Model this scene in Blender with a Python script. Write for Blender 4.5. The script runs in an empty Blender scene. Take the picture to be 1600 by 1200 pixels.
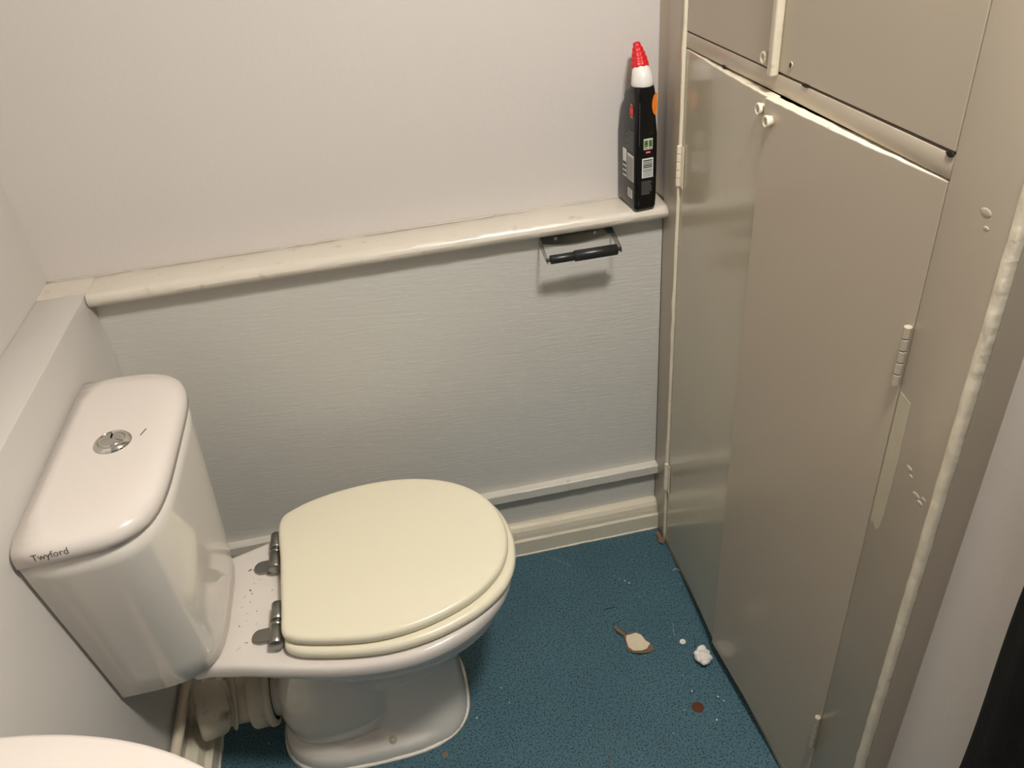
import bpy, bmesh, math, random
from mathutils import Vector, Matrix
random.seed(7)
SC = bpy.context.scene
COL = SC.collection
PI = math.pi

# ------------------------------------------------------------------ camera
cam_d = bpy.data.cameras.new('camera'); cam = bpy.data.objects.new('camera', cam_d); COL.objects.link(cam)
_r = Vector((0.97711, -0.198305, -0.0770146)); _u = Vector((0.173992, 0.536651, 0.825671)); _f = Vector((0.122405, 0.820171, -0.55887))
M = Matrix((( _r.x, _u.x, -_f.x), (_r.y, _u.y, -_f.y), (_r.z, _u.z, -_f.z))).to_4x4()
M.translation = Vector((0.57034, -1.49587, 1.53551))
cam.matrix_world = M
cam_d.sensor_width = 36.0; cam_d.lens = 28.056; cam_d.clip_start = 0.02
SC.camera = cam
# ------------------------------------------------------------------ world, lights, exposure
wd = bpy.data.worlds.new('world'); SC.world = wd; wd.use_nodes = True
wd.node_tree.nodes['Background'].inputs[0].default_value = (0.9, 0.92, 1.0, 1); wd.node_tree.nodes['Background'].inputs[1].default_value = 0.16
LX, LY, LZ = 1.01, -1.08, 2.30
ld = bpy.data.lights.new('ceiling_lamp_light', 'AREA'); ld.shape = 'DISK'; ld.size = 0.22; ld.energy = 26.5; ld.color = (1.0, 0.97, 0.905)
lo = bpy.data.objects.new('ceiling_lamp_light', ld); COL.objects.link(lo); lo.location = (LX, LY, LZ - 0.012)
SC.view_settings.view_transform = 'Standard'; SC.view_settings.look = 'None'
SC.view_settings.exposure = 0.0; SC.view_settings.gamma = 1.0; SC.view_settings.use_curve_mapping = False

# ------------------------------------------------------------------ helpers
def srgb(r, g, b):
    f = lambda c: (c/255/12.92) if c/255 <= .04045 else ((c/255+.055)/1.055)**2.4
    return (f(r), f(g), f(b), 1)
def mat(name, col, rough=.5, metal=0., spec=.5, coat=0., var=0., var_scale=4., bump=0., bump_scale=60., stretch=(1,1,1), col2=None, c2_lo=.55, c2_hi=.7, c2_scale=20., emit=0.):
    m = bpy.data.materials.new(name); m.use_nodes = True
    nt = m.node_tree; N = nt.nodes; L = nt.links; b = N['Principled BSDF']
    b.inputs['Base Color'].default_value = col; b.inputs['Roughness'].default_value = rough
    b.inputs['Metallic'].default_value = metal; b.inputs['Specular IOR Level'].default_value = spec
    b.inputs['Coat Weight'].default_value = coat; b.inputs['Coat Roughness'].default_value = .08
    tc = N.new('ShaderNodeTexCoord'); src = None
    if var > 0:
        n = N.new('ShaderNodeTexNoise'); n.inputs['Scale'].default_value = var_scale; n.inputs['Detail'].default_value = 4
        L.new(tc.outputs['Object'], n.inputs['Vector'])
        mx = N.new('ShaderNodeMix'); mx.data_type = 'RGBA'
        mx.inputs['A'].default_value = tuple(c*(1-var) for c in col[:3])+(1,); mx.inputs['B'].default_value = tuple(min(1, c*(1+var)) for c in col[:3])+(1,)
        L.new(n.outputs['Fac'], mx.inputs['Factor']); src = mx.outputs['Result']
    if col2:
        n = N.new('ShaderNodeTexNoise'); n.inputs['Scale'].default_value = c2_scale; n.inputs['Detail'].default_value = 6
        L.new(tc.outputs['Object'], n.inputs['Vector'])
        rp = N.new('ShaderNodeMapRange'); rp.inputs['From Min'].default_value = c2_lo; rp.inputs['From Max'].default_value = c2_hi
        L.new(n.outputs['Fac'], rp.inputs['Value'])
        mx = N.new('ShaderNodeMix'); mx.data_type = 'RGBA'; mx.inputs['A'].default_value = col
        if src: L.new(src, mx.inputs['A'])
        mx.inputs['B'].default_value = col2; L.new(rp.outputs['Result'], mx.inputs['Factor']); src = mx.outputs['Result']
    if src: L.new(src, b.inputs['Base Color'])
    if bump > 0:
        mp = N.new('ShaderNodeMapping'); mp.inputs['Scale'].default_value = stretch; L.new(tc.outputs['Object'], mp.inputs['Vector'])
        n = N.new('ShaderNodeTexNoise'); n.inputs['Scale'].default_value = bump_scale; n.inputs['Detail'].default_value = 5
        L.new(mp.outputs['Vector'], n.inputs['Vector'])
        bp = N.new('ShaderNodeBump'); bp.inputs['Strength'].default_value = bump; bp.inputs['Distance'].default_value = .002
        L.new(n.outputs['Fac'], bp.inputs['Height']); L.new(bp.outputs['Normal'], b.inputs['Normal'])
    if emit: b.inputs['Emission Color'].default_value = col; b.inputs['Emission Strength'].default_value = emit
    return m

m_wall = mat('wall_paint', srgb(215, 208, 203), .55, var=.03, var_scale=2., bump=.25, bump_scale=90)
m_box = mat('boxing_paint', srgb(208, 203, 197), .45, var=.04, var_scale=3., bump=.2, bump_scale=50, stretch=(1, 1, 2))
m_panel = mat('lower_panel_paint', srgb(212, 209, 202), .38, var=.04, var_scale=2.5, bump=.5, bump_scale=22, stretch=(1, 1, 9))
m_trim = mat('gloss_trim_paint', srgb(219, 210, 196), .3, coat=.2, var=.04, var_scale=15, bump=.5, bump_scale=35, stretch=(.3, 1, 1), col2=srgb(186, 172, 148), c2_lo=.62, c2_hi=.8, c2_scale=30)
m_rail = mat('rail_paint', srgb(220, 214, 203), .4, var=.05, var_scale=10, bump=.4, bump_scale=40, col2=srgb(170, 158, 138), c2_lo=.66, c2_hi=.8, c2_scale=40)
m_skirt = mat('skirting_paint', srgb(226, 216, 194), .35, var=.05, var_scale=15, bump=.4, bump_scale=30, col2=srgb(178, 162, 136), c2_lo=.66, c2_hi=.8, c2_scale=30)
m_caulk = mat('caulk', srgb(232, 225, 212), .45, bump=.6, bump_scale=90)
m_cup = mat('cupboard_paint', srgb(183, 171, 153), .33, coat=.15, var=.05, var_scale=3, bump=.13, bump_scale=18, stretch=(1, 2.5, 1))
m_cupg = mat('cupboard_gloss_paint', srgb(191, 182, 162), .2, coat=.3, var=.05, var_scale=5, bump=.10, bump_scale=25, stretch=(1, 6, 1))
m_cream = mat('cream_bead_paint', srgb(233, 222, 200), .35, coat=.2, var=.04, var_scale=20, bump=.8, bump_scale=45, col2=srgb(190, 172, 140), c2_lo=.66, c2_hi=.8, c2_scale=50)
m_dark = mat('dark_gap', srgb(22, 18, 14), .9)
m_cer = mat('vitreous_china', srgb(226, 217, 209), .12, spec=.6, coat=.3, var=.015, var_scale=4)
m_cerp = mat('vitreous_china_body', srgb(228, 221, 211), .10, spec=.6, coat=.4, var=.015, var_scale=4)
m_seat = mat('cream_seat_plastic', srgb(236, 228, 203), .28, coat=.15, var=.01, var_scale=5)
m_steel = mat('brushed_steel', srgb(150, 150, 146), .30, metal=1., bump=.15, bump_scale=80, stretch=(1, 1, 6))
m_chrome = mat('chrome', srgb(214, 212, 206), .06, metal=1.)
m_tp = mat('polished_steel', srgb(160, 158, 150), .2, metal=1.)
m_blackp = mat('black_plastic', srgb(34, 34, 34), .35, bump=.05, bump_scale=80)
m_pipe = mat('dirty_white_plastic', srgb(205, 194, 172), .45, var=.10, var_scale=25, bump=.5, bump_scale=40, col2=srgb(128, 108, 82), c2_lo=.60, c2_hi=.78, c2_scale=22)
m_bottle = mat('bottle_black', srgb(15, 15, 16), .18, spec=.35, coat=.1)
m_red = mat('red_plastic', srgb(214, 30, 38), .35)
m_cap = mat('white_cap_plastic', srgb(236, 232, 226), .35)
m_white = mat('label_white', srgb(225, 225, 222), .4)
m_gtxt = mat('label_grey', srgb(105, 105, 103), .5)
m_dgrey = mat('label_dark_grey', srgb(52, 54, 54), .5)
m_green = mat('label_green', srgb(96, 132, 62), .5)
m_or = mat('label_orange', srgb(238, 128, 34), .4)
m_gold = mat('label_gold', srgb(170, 130, 70), .4)
m_ink = mat('printed_ink', srgb(92, 80, 72), .6)
m_black_cloth = mat('black_cloth', srgb(8, 7, 7), .95, bump=.6, bump_scale=120)
m_cotton = mat('cotton', srgb(240, 232, 226), .95, bump=1., bump_scale=300)
m_flakeb = mat('dry_brown_paint', srgb(124, 101, 78), .8, bump=.5, bump_scale=200)
m_flakec = mat('cream_paint_flake', srgb(222, 205, 178), .7, var=.06, var_scale=80, bump=.4, bump_scale=200)
m_crumb = mat('white_crumb', srgb(235, 235, 230), .7)
m_copper = mat('brown_coin_metal', srgb(98, 52, 26), .5, metal=.3, bump=.3, bump_scale=300)
m_hair = mat('dark_fibre', srgb(22, 26, 28), .7)
m_lint = mat('pale_lint', srgb(176, 176, 164), .8)
m_dust = mat('brown_dirt', srgb(112, 84, 66), .9)
m_ceil = mat('ceiling_paint', srgb(228, 224, 218), .7)
m_glow = mat('lamp_diffuser', (1, .93, .82, 1), .5, emit=2.0)

def floor_mat():
    m = bpy.data.materials.new('blue_safety_vinyl'); m.use_nodes = True
    nt = m.node_tree; N = nt.nodes; L = nt.links; b = N['Principled BSDF']
    tc = N.new('ShaderNodeTexCoord')
    big = N.new('ShaderNodeTexNoise'); big.inputs['Scale'].default_value = 5; big.inputs['Detail'].default_value = 5; L.new(tc.outputs['Object'], big.inputs['Vector'])
    sm = N.new('ShaderNodeTexNoise'); sm.inputs['Scale'].default_value = 270; sm.inputs['Detail'].default_value = 2; sm.inputs['Roughness'].default_value = .6; L.new(tc.outputs['Object'], sm.inputs['Vector'])
    mx = N.new('ShaderNodeMix'); mx.data_type = 'RGBA'; mx.inputs['A'].default_value = srgb(64, 96, 108); mx.inputs['B'].default_value = srgb(80, 115, 126)
    L.new(big.outputs['Fac'], mx.inputs['Factor'])
    rp = N.new('ShaderNodeMapRange'); rp.inputs['From Min'].default_value = .36; rp.inputs['From Max'].default_value = .50; L.new(sm.outputs['Fac'], rp.inputs['Value'])
    m2 = N.new('ShaderNodeMix'); m2.data_type = 'RGBA'; m2.inputs['A'].default_value = srgb(24, 44, 54); L.new(mx.outputs['Result'], m2.inputs['B']); L.new(rp.outputs['Result'], m2.inputs['Factor'])
    L.new(m2.outputs['Result'], b.inputs['Base Color'])
    b.inputs['Roughness'].default_value = .55; b.inputs['Specular IOR Level'].default_value = .35
    bp = N.new('ShaderNodeBump'); bp.inputs['Strength'].default_value = .35; bp.inputs['Distance'].default_value = .001
    L.new(sm.outputs['Fac'], bp.inputs['Height']); L.new(bp.outputs['Normal'], b.inputs['Normal'])
    return m
m_floor = floor_mat()

def link(name, me, m=None, parent=None, smooth=False):
    o = bpy.data.objects.new(name, me); COL.objects.link(o)
    if m: me.materials.append(m)
    if parent: o.parent = parent
    if smooth:
        for p in me.polygons: p.use_smooth = True
    return o
def from_bm(name, bm, m, parent=None, smooth=False):
    me = bpy.data.meshes.new(name); bmesh.ops.recalc_face_normals(bm, faces=bm.faces); bm.to_mesh(me); bm.free()
    return link(name, me, m, parent, smooth)
def bxb(bm, x0, x1, y0, y1, z0, z1, mtx=None):
    vs = [bm.verts.new((x, y, z)) for x in (x0, x1) for y in (y0, y1) for z in (z0, z1)]
    for f in ((0,1,3,2),(4,6,7,5),(0,4,5,1),(2,3,7,6),(0,2,6,4),(1,5,7,3)): bm.faces.new([vs[i] for i in f])
    if mtx: bmesh.ops.transform(bm, matrix=mtx, verts=vs)
    return vs
def box(name, x0, x1, y0, y1, z0, z1, m, parent=None, bev=0., seg=2, mtx=None):
    bm = bmesh.new(); bxb(bm, x0, x1, y0, y1, z0, z1, mtx)
    if bev: bmesh.ops.bevel(bm, geom=list(bm.edges), offset=bev, segments=seg, affect='EDGES', profile=.5)
    return from_bm(name, bm, m, parent, bool(bev) and seg > 1)
def loft(bm, rings, cap0=True, cap1=True, closed=True):
    R = [[bm.verts.new(p) for p in r] for r in rings]; n = len(R[0])
    for a, b in zip(R, R[1:]):
        for i in range(n if closed else n-1):
            j = (i+1) % n; bm.faces.new((a[i], a[j], b[j], b[i]))
    if cap0: bm.faces.new(list(reversed(R[0])))
    if cap1: bm.faces.new(R[-1])
    return R
def lofto(name, rings, m, parent=None, smooth=True, **k):
    bm = bmesh.new(); loft(bm, rings, **k); return from_bm(name, bm, m, parent, smooth)
def tube_rings(path, rad, n=20, flat=1.):
    path = [Vector(p) for p in path]; rads = rad if isinstance(rad, (list, tuple)) else [rad]*len(path)
    out = []; ref = None
    for i, p in enumerate(path):
        t = (path[min(i+1, len(path)-1)] - path[max(i-1, 0)]).normalized()
        if ref is None: ref = Vector((0, 0, 1)) if abs(t.z) < .9 else Vector((1, 0, 0))
        a = (ref - t*ref.dot(t)).normalized(); b = t.cross(a); ref = a
        out.append([p + (a*math.cos(2*PI*k/n)*flat + b*math.sin(2*PI*k/n))*rads[i] for k in range(n)])
    return out
def tube(name, path, rad, m, parent=None, n=20): return lofto(name, tube_rings(path, rad, n), m, parent)
def crom(pts, n=6, closed=True):
    out = []; N = len(pts)
    for i in range(N if closed else N-1):
        g = lambda k: Vector(pts[k % N]) if closed else Vector(pts[max(0, min(N-1, k))])
        p0, p1, p2, p3 = g(i-1), g(i), g(i+1), g(i+2)
        for k in range(n):
            t = k/n
            out.append(.5*((2*p1)+(p2-p0)*t+(2*p0-5*p1+4*p2-p3)*t*t+(3*p1-p0-3*p2+p3)*t**3))
    if not closed: out.append(Vector(pts[-1]))
    return out
def inset2(pts, d):      # inward offset of a closed 2-D outline
    N = len(pts); out = []
    area = sum(pts[i].x*pts[(i+1) % N].y - pts[(i+1) % N].x*pts[i].y for i in range(N)); s = 1 if area > 0 else -1
    for i in range(N):
        t = (pts[(i+1) % N] - pts[i-1]).normalized(); out.append(pts[i] + Vector((-t.y, t.x))*d*s)
    return out
def ring(pts, z): return [(p.x, p.y, z) for p in pts]
def bevel_mod(o, w, seg=2, ang=35):
    b = o.modifiers.new('bevel', 'BEVEL'); b.width = w; b.segments = seg; b.limit_method = 'ANGLE'; b.angle_limit = math.radians(ang)
def empty(name, loc=(0, 0, 0)):
    o = bpy.data.objects.new(name, None); COL.objects.link(o); o.location = loc; o.empty_display_size = .05; return o
def tag(o, label, cat, group=None, kind=None):
    if label: o['label'] = label
    if cat: o['category'] = cat
    if group: o['group'] = group
    if kind: o['kind'] = kind
    return o
def struct(o, label=None, cat=None):
    o['kind'] = 'structure'
    if label: o['label'] = label
    if cat: o['category'] = cat
    return o
def keep(parent, *objs):      # parent built-in-place meshes under an Empty without moving them
    for o in objs: o.parent = parent; o.matrix_parent_inverse = Matrix.Translation(-parent.location)

W = 1.144; YB = .0565; H = .90; XI = -.0875; YE = -.91; XR = 1.188; ZC = 2.35; YF = -2.25
# ------------------------------------------------------------------ the room shell
fl = struct(box('floor', XI, 1.75, YF, YB, -.05, 0, m_floor), 'blue speckled safety vinyl floor', 'floor')
struct(box('ceiling', XI, 1.75, YF, YB+.1, ZC, ZC+.05, m_ceil), 'plain white painted ceiling above the small toilet room', 'ceiling')
wb = struct(box('wall_back', XI-.1, W+.6, YB, YB+.1, 0, ZC, m_wall), 'pale painted back wall above the long ledge', 'wall')
lp = struct(box('lower_panel', 0, W, 0, YB, 0, H-.02, m_panel, wb), 'grey white lower panel of the back wall under the ledge')
wl = struct(box('wall_left', XI-.1, XI, YF, YB, 0, ZC, m_box), 'painted left wall above the boxed-in ledge', 'wall')
bx = box('pipe_boxing', XI, 0, YF, 0, 0, H, m_box, wl, bev=.0025)
struct(bx, 'boxed-in lower part of the left wall with a flat top')
bx2 = box('boxing_top_return', XI, 0, 0, YB, 0, H-.001, m_box, wl)
m_wallr = mat('lilac_white_paint', srgb(230, 222, 215), .5, var=.03, var_scale=4., bump=.3, bump_scale=70)  # pale wall tint, lightened to stand in for stronger light on this wall
struct(box('wall_right', XR, XR+.05, YF, YE, 0, ZC, m_wallr), 'lilac white wall strip right of the cupboard end', 'wall')
# front wall left out so bounce light escapes behind the viewer and shade deepens

# ledge along the back wall (flat top + rounded nose)
def ledge():
    t = empty('trim_1', (W/2, 0, H)); struct(t, 'long cream painted ledge with rounded nose along the back wall', 'ledge')
    y0, y1 = YB, -.034; h = .027; prof = [(YB, H-.02), (YB, H+.0015), (-.018, H+.0015), (-.026, H), (-.031, H-.005), (-.034, H-.012), (-.0325, H-.019), (-.028, H-.0245), (-.022, H-.027), (0, H-.027)]
    rng = random.Random(3); rings = []
    n = 60
    for i in range(n+1):
        x = .002 + (W-.001)*i/n
        rings.append([(x, y+rng.uniform(-.0005, .0005), z+rng.uniform(-.0005, .0005)) for y, z in prof])
    a = lofto('ledge_nose', rings, m_trim, None)
    b = box('ledge_top_end', XI, .004, -.018, YB, H-.001, H+.0014, m_trim)
    rngs = [[(XI+(W-XI)*i/80, YB-.0005, H+.0015), (XI+(W-XI)*i/80, YB-.0025-rng.random()*.002, H+.0018), (XI+(W-XI)*i/80, YB-.0005, H+.003+rng.random()*.0015)] for i in range(81)]
    c = lofto('caulk_line', rngs, m_trim, None)
    keep(t, a, b, c); bevel_mod(a, .0005)
ledge()
# mid rail and skirting on the lower panel
def moulding(name, label, prof, x0, x1, m, cat, caulk=False, caulk_y=0):
    rng = random.Random(len(label)); rings = []
    for i in range(41):
        x = x0+(x1-x0)*i/40; rings.append([(x, y+rng.uniform(-.0004, .0004), z+rng.uniform(-.0004, .0004)) for y, z in prof])
    o = lofto(name, rings, m, None, smooth=False); struct(o, label, cat); return o
moulding('trim_2', 'narrow pale rail across the lower panel near the skirting', [(0, .178), (0, .2067), (-.018, .2067), (-.0205, .204), (-.0205, .181), (-.018, .178)], .01, W+.004, m_rail, 'rail')
# baseboards
moulding('baseboard_back', 'cream skirting board along the foot of the back wall', [(0, 0), (0, .086), (-.010, .087), (-.018, .083), (-.024, .0745), (-.027, .062), (-.0285, .052), (-.033, .047), (-.033, 0)], .001, W, m_skirt, 'skirting')
cl = lofto('caulk_line', [[(x, -.0325, .0), (x, -.0325, .005+random.random()*.0015), (x, -.0365-random.random()*.0015, .0)] for x in [W*i/60 for i in range(61)]], m_caulk); cl.parent = bpy.data.objects['baseboard_back']
bl = lofto('baseboard_left', [[(0, y, 0), (0, y, .086), (.012, y, .086), (.022, y, .078), (.026, y, .066), (.028, y, .05), (.0412, y, .046), (.0412, y, 0)] for y in [-.033-2.2*i/30 for i in range(31)]], m_skirt, smooth=False)
struct(bl, 'brownish skirting board at the foot of the left boxing', 'skirting')
cl2 = lofto('caulk_line', [[(.0405, y, 0), (.0405, y, .005+random.random()*.002), (.045+random.random()*.002, y, 0)] for y in [-.04-1.2*i/60 for i in range(61)]], m_caulk); cl2.parent = bl

# ------------------------------------------------------------------ built-in cupboard
cup = empty('built_in_cupboard', (W, -.45, 0))
tag(cup, 'taupe painted built-in cupboard with two lower and two upper doors', 'cupboard')
T = .022
cp = []
def cpart(name, *a, label=None, **k):
    o = box(name, *a, **k); cp.append(o)
    if label: o['label'] = label
    return o
cpart('filler_strip', W+.004, W+T, -.001, YB, 0, ZC, m_cup)
cpart('stile', W, W+T, -.0785, -.001, 0, ZC, m_cup, bev=.003)
cpart('stile', W, W+T, YE+.012, -.803, 0, ZC, m_cup, bev=.001)
cpart('rail', W+.001, W+T, -.801, -.087, 1.2165, 1.2415, m_cup, bev=.001)
cpart('rail', W, W+T, -.803, -.0865, 2.27, ZC, m_cup, bev=.001)
cpart('plinth', W, W+T, -.803, -.0865, 0, .027, m_cup, bev=.001, label='taupe kick board under the lower doors')
# cream beads
rng = random.Random(11)
def bead(name, x, y, w, d, z0, z1, m, lab, n=70, wob=.0006):
    rings = []
    for i in range(n+1):
        z = z0+(z1-z0)*i/n; k = rng.uniform(-wob, wob); k2 = rng.uniform(-wob, wob)
        if rng.random() < .08: k2 -= .0015
        rings.append([(x, y-w/2+k, z), (x-d*.75, y-w/2+.0005+k, z), (x-d+k2, y-w*.25+k, z), (x-d+k2, y+w*.25+k, z), (x-d*.75, y+w/2-.0005+k, z), (x, y+w/2+k, z)])
    o = lofto(name, rings, m, None, smooth=True); bevel_mod(o, .0008, 1); o['label'] = lab; cp.append(o); return o
bead('corner_bead', W+.004, -.0825, .009, .008, 0, ZC, m_cream, 'cream painted edge bead beside the left hinges', 60, .0004)
bead('end_bead', W+.004, YE+.0035, .015, .0095, 0, ZC, m_cream, 'chipped cream bead down the cupboard end', 130, .0006)
cpart('end_panel', W+.004, XR+.003, YE-.004, YE+.012, 0, ZC, m_cup, label='grey return panel at the cupboard end')
# carcass, coloured near black so the door gaps look unlit inside
cpart('carcass', 1.60, 1.62, -.90, YB, 0, ZC, m_dark)
cpart('carcass_side', W+T, 1.60, -.90, -.885, 0, ZC, m_dark)

def hinge(parent, y, z0, z1, side, x, nk=5, plate=True):
    bm = bmesh.new(); L = z1-z0
    for k in range(nk):
        a = z0+L*k/nk+.0006; b = z0+L*(k+1)/nk-.0006
        R = [[(x+.0048*math.cos(2*PI*i/12), y+.0048*math.sin(2*PI*i/12), z) for i in range(12)] for z in (a, a+.0008, b-.0008, b)]
        loft(bm, R)
    bxb(bm, x+.001, x+.003, y-.003, y+.003, z0, z1)
    if plate: bxb(bm, x+.0016, x+.0034, min(y, y+side*.018), max(y, y+side*.018), z0-.001, z1+.001)
    o = from_bm('hinge', bm, m_cream if plate else m_cup, parent, False); bevel_mod(o, .0006, 1); o['label'] = 'paint-covered butt hinge'
    return o
def knob(parent, x, y, z):
    bm = bmesh.new(); n = 20
    prof = [(.0, -.0), (.0075, -.0), (.0078, -.004), (.0086, -.0055), (.0087, -.0085), (.0078, -.0095), (.0060, -.0095), (.0050, -.0085), (.0046, -.0035), (.0, -.003)]
    loft(bm, [[(x+d, y+max(r, .00005)*math.cos(2*PI*i/n), z+max(r, .00005)*math.sin(2*PI*i/n)) for i in range(n)] for r, d in prof])
    o = from_bm('knob', bm, m_cream, parent, True); o['label'] = 'small round cream knob with a hollow face'; return o

def leaf(yh, yf, xh, xf, z0, z1, m, label, th=.018, ragged=False, bow=0.):
    """a door leaf from its hinge edge (yh) to its free edge (yf); xh, xf = how far out each edge stands"""
    bm = bmesh.new(); n = 26; mm = 22; rr = random.Random(5)
    grid = []
    for i in range(n+1):
        t = i/n; y = yh+(yf-yh)*t
        x = W + xh*(1-t) + xf*t - bow*math.sin(PI*t)
        col = []
        for j in range(mm+1):
            s = j/mm; z = z0+(z1-z0)*s
            if ragged and j == mm: z -= rr.random()*.0010 + .0018*math.sin(PI*t)**2
            col.append((x, y, z))
        grid.append(col)
    F = [[bm.verts.new(p) for p in c] for c in grid]
    B = [[bm.verts.new((p[0]+th, p[1], p[2])) for p in c] for c in grid]
    for i in range(n):
        for j in range(mm):
            bm.faces.new((F[i][j], F[i+1][j], F[i+1][j+1], F[i][j+1])); bm.faces.new((B[i][j], B[i][j+1], B[i+1][j+1], B[i+1][j]))
        bm.faces.new((F[i][0], B[i][0], B[i+1][0], F[i+1][0])); bm.faces.new((F[i][mm], F[i+1][mm], B[i+1][mm], B[i][mm]))
    for j in range(mm):
        bm.faces.new((F[0][j], F[0][j+1], B[0][j+1], B[0][j])); bm.faces.new((F[n][j], B[n][j], B[n][j+1], F[n][j+1]))
    o = from_bm('door', bm, m, None, False); o['label'] = label; bevel_mod(o, .0015, 2, 50); cp.append(o)
    # painted cream top edge
    me = o.data; me.materials.append(m_cream)
    zt = z1-.007
    for p in me.polygons:
        if p.normal.z > .6 and p.center.z > zt: p.material_index = 1
    return o
dL = leaf(-.089, -.438, .001, -.0165, .032, 1.2150, m_cupg, 'glossy narrow-looking left lower door standing slightly ajar', ragged=True)
dR = leaf(-.8005, -.434, .001, -.021, .032, 1.2150, m_cup, 'wide right lower door warped outwards with bare cream top edge', ragged=True)
uL = leaf(-.0885, -.417, .001, .001, 1.2435, 2.265, m_cup, 'left upper door with a round knob')
uR = leaf(-.8005, -.421, .001, .001, 1.2445, 2.265, m_cup, 'right upper door with an empty screw hole')
hinge(dL, -.0865, .964, 1.043, -1, W-.004); hinge(dL, -.0865, .182, .266, -1, W-.004)
hinge(dR, -.797, .960, 1.042, 1, W-.0035, 5, False); hinge(dR, -.797, .196, .283, 1, W-.0035, 5, False)
knob(uL, W+.001, -.391, 1.252+.006); knob(dL, W-.0150, -.421, 1.196); knob(dR, W-.0195, -.456, 1.188)
br = box('meeting_bead', W-.012, W+.001, -.4265, -.4125, 1.239, 2.265, m_cream, None, bev=.003); br['label'] = 'raised cream strip between the upper doors'; cp.append(br)
bm = bmesh.new(); loft(bm, [[(W+d, -.457+r*math.cos(2*PI*i/14), 1.260+r*math.sin(2*PI*i/14)) for i in range(14)] for d, r in ((.0008, .0052), (-.0004, .005), (-.0004, .003))])
sr = from_bm('screw_hole_rim', bm, m_cup, uR); bm = bmesh.new(); loft(bm, [[(W+d, -.457+.0024*math.cos(2*PI*i/12), 1.260+.0032*math.sin(2*PI*i/12)) for i in range(12)] for d in (.0, -.0007)])
sh = from_bm('screw_hole', bm, m_dark, uR)
keep(cup, *cp)
# chips of missing paint: dark notches along the rail joint, small raised paint blobs on the stile
bm = bmesh.new()
for y, z, a, b in ((-.247, 1.2155, .006, .003), (-.795, 1.2415, .006, .003), (-.50, 1.2425, .008, .0015)):
    n = 14; rr = random.Random(int(y*-1000))
    loft(bm, [[(W+d, y+a*math.cos(2*PI*i/n)*(.8+.4*rr.random()), z+b*math.sin(2*PI*i/n)*(.6+.6*rr.random())) for i in range(n)] for d in (.0015, -.0002)])
ch = from_bm('paint_chip', bm, m_dark, None); ch['kind'] = 'stuff'; ch['label'] = 'dark chips along the rail joint'; keep(cup, ch)
bm = bmesh.new()
for y, z, r in ((-.862, 1.204, .008), (-.868, 1.19, .004), (-.85, .87, .006), (-.856, .862, .004), (-.872, .845, .007), (-.88, .84, .006), (-.885, .85, .004)):
    q = bmesh.ops.create_uvsphere(bm, u_segments=10, v_segments=6, radius=1)
    bmesh.ops.transform(bm, matrix=Matrix.Translation((W, y, z)) @ Matrix.Diagonal((.0006, r, r*.6, 1)), verts=q['verts'])
pb = from_bm('paint_blob', bm, m_cup, None, True); pb['kind'] = 'stuff'; keep(cup, pb)

m_patch = mat('touch_up_paint', srgb(192, 182, 160), .3, coat=.15, var=.08, var_scale=40, bump=.3, bump_scale=40, stretch=(1, 6, 1))
bm = bmesh.new(); loft(bm, [[(W+d, y, z) for y, z in ((-.8055, .955), (-.8265, .95), (-.8285, .86), (-.8275, .775), (-.825, .748), (-.819, .738), (-.812, .746), (-.806, .742), (-.8055, .80))] for d in (.001, -.0003)])
pt = from_bm('touch_up_paint', bm, m_patch, None); pt['label'] = 'lighter brushed strip of paint under the right hinge'; keep(cup, pt)
# ------------------------------------------------------------------ toilet
YC = -.376
toi = empty('toilet', (.38, YC, 0)); tag(toi, 'white close-coupled toilet with cream closed seat on the blue floor', 'toilet')
tp_ = []
def tk(o, label=None):
    tp_.append(o)
    if label: o['label'] = label
    return o
# cistern body
def dsec(D, hy, yc, z, n=4.5, N=48, x0=.006):
    pts = []
    for i in range(N+1):
        th = -PI/2+PI*i/N; c = max(0., math.cos(th)); s = math.sin(th)
        pts.append((x0+D*c**(2/n), yc+hy*math.copysign(abs(s)**(2/n), s), z))
    return pts
rings = []
for z, D, hy, yc, n in ((.396, .150, .150, -.386, 4), (.399, .160, .160, -.386, 4), (.404, .165, .166, -.386, 4), (.45, .168, .172, -.387, 4), (.55, .172, .186, -.389, 4.2), (.65, .176, .2, -.392, 4.4), (.74, .179, .213, -.394, 4.5), (.774, .180, .2165, -.395, 4.5)):
    rings.append(dsec(D, hy, yc, z, n))
cis = tk(lofto('cistern', rings, m_cerp), 'tapering white ceramic cistern against the left boxing')
gap = lofto('lid_gap', [dsec(.176, .212, -.395, .773), dsec(.176, .212, -.395, .778)], m_dark, cis)  # near-black band filling the joint under the lid
rings = [dsec(D, hy, -.395, z, n) for z, D, hy, n in ((.7765, .180, .217, 4.5), (.778, .184, .2205, 4.5), (.790, .1845, .221, 4.4), (.797, .183, .2195, 4.3), (.803, .178, .215, 4.2), (.8075, .169, .206, 4.1), (.8105, .155, .193, 4), (.8118, .138, .176, 3.8), (.8120, .11, .14, 3.4))]
lid = tk(lofto('cistern_lid', rings, m_cer), 'pinkish white cistern lid with rounded edges')
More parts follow.
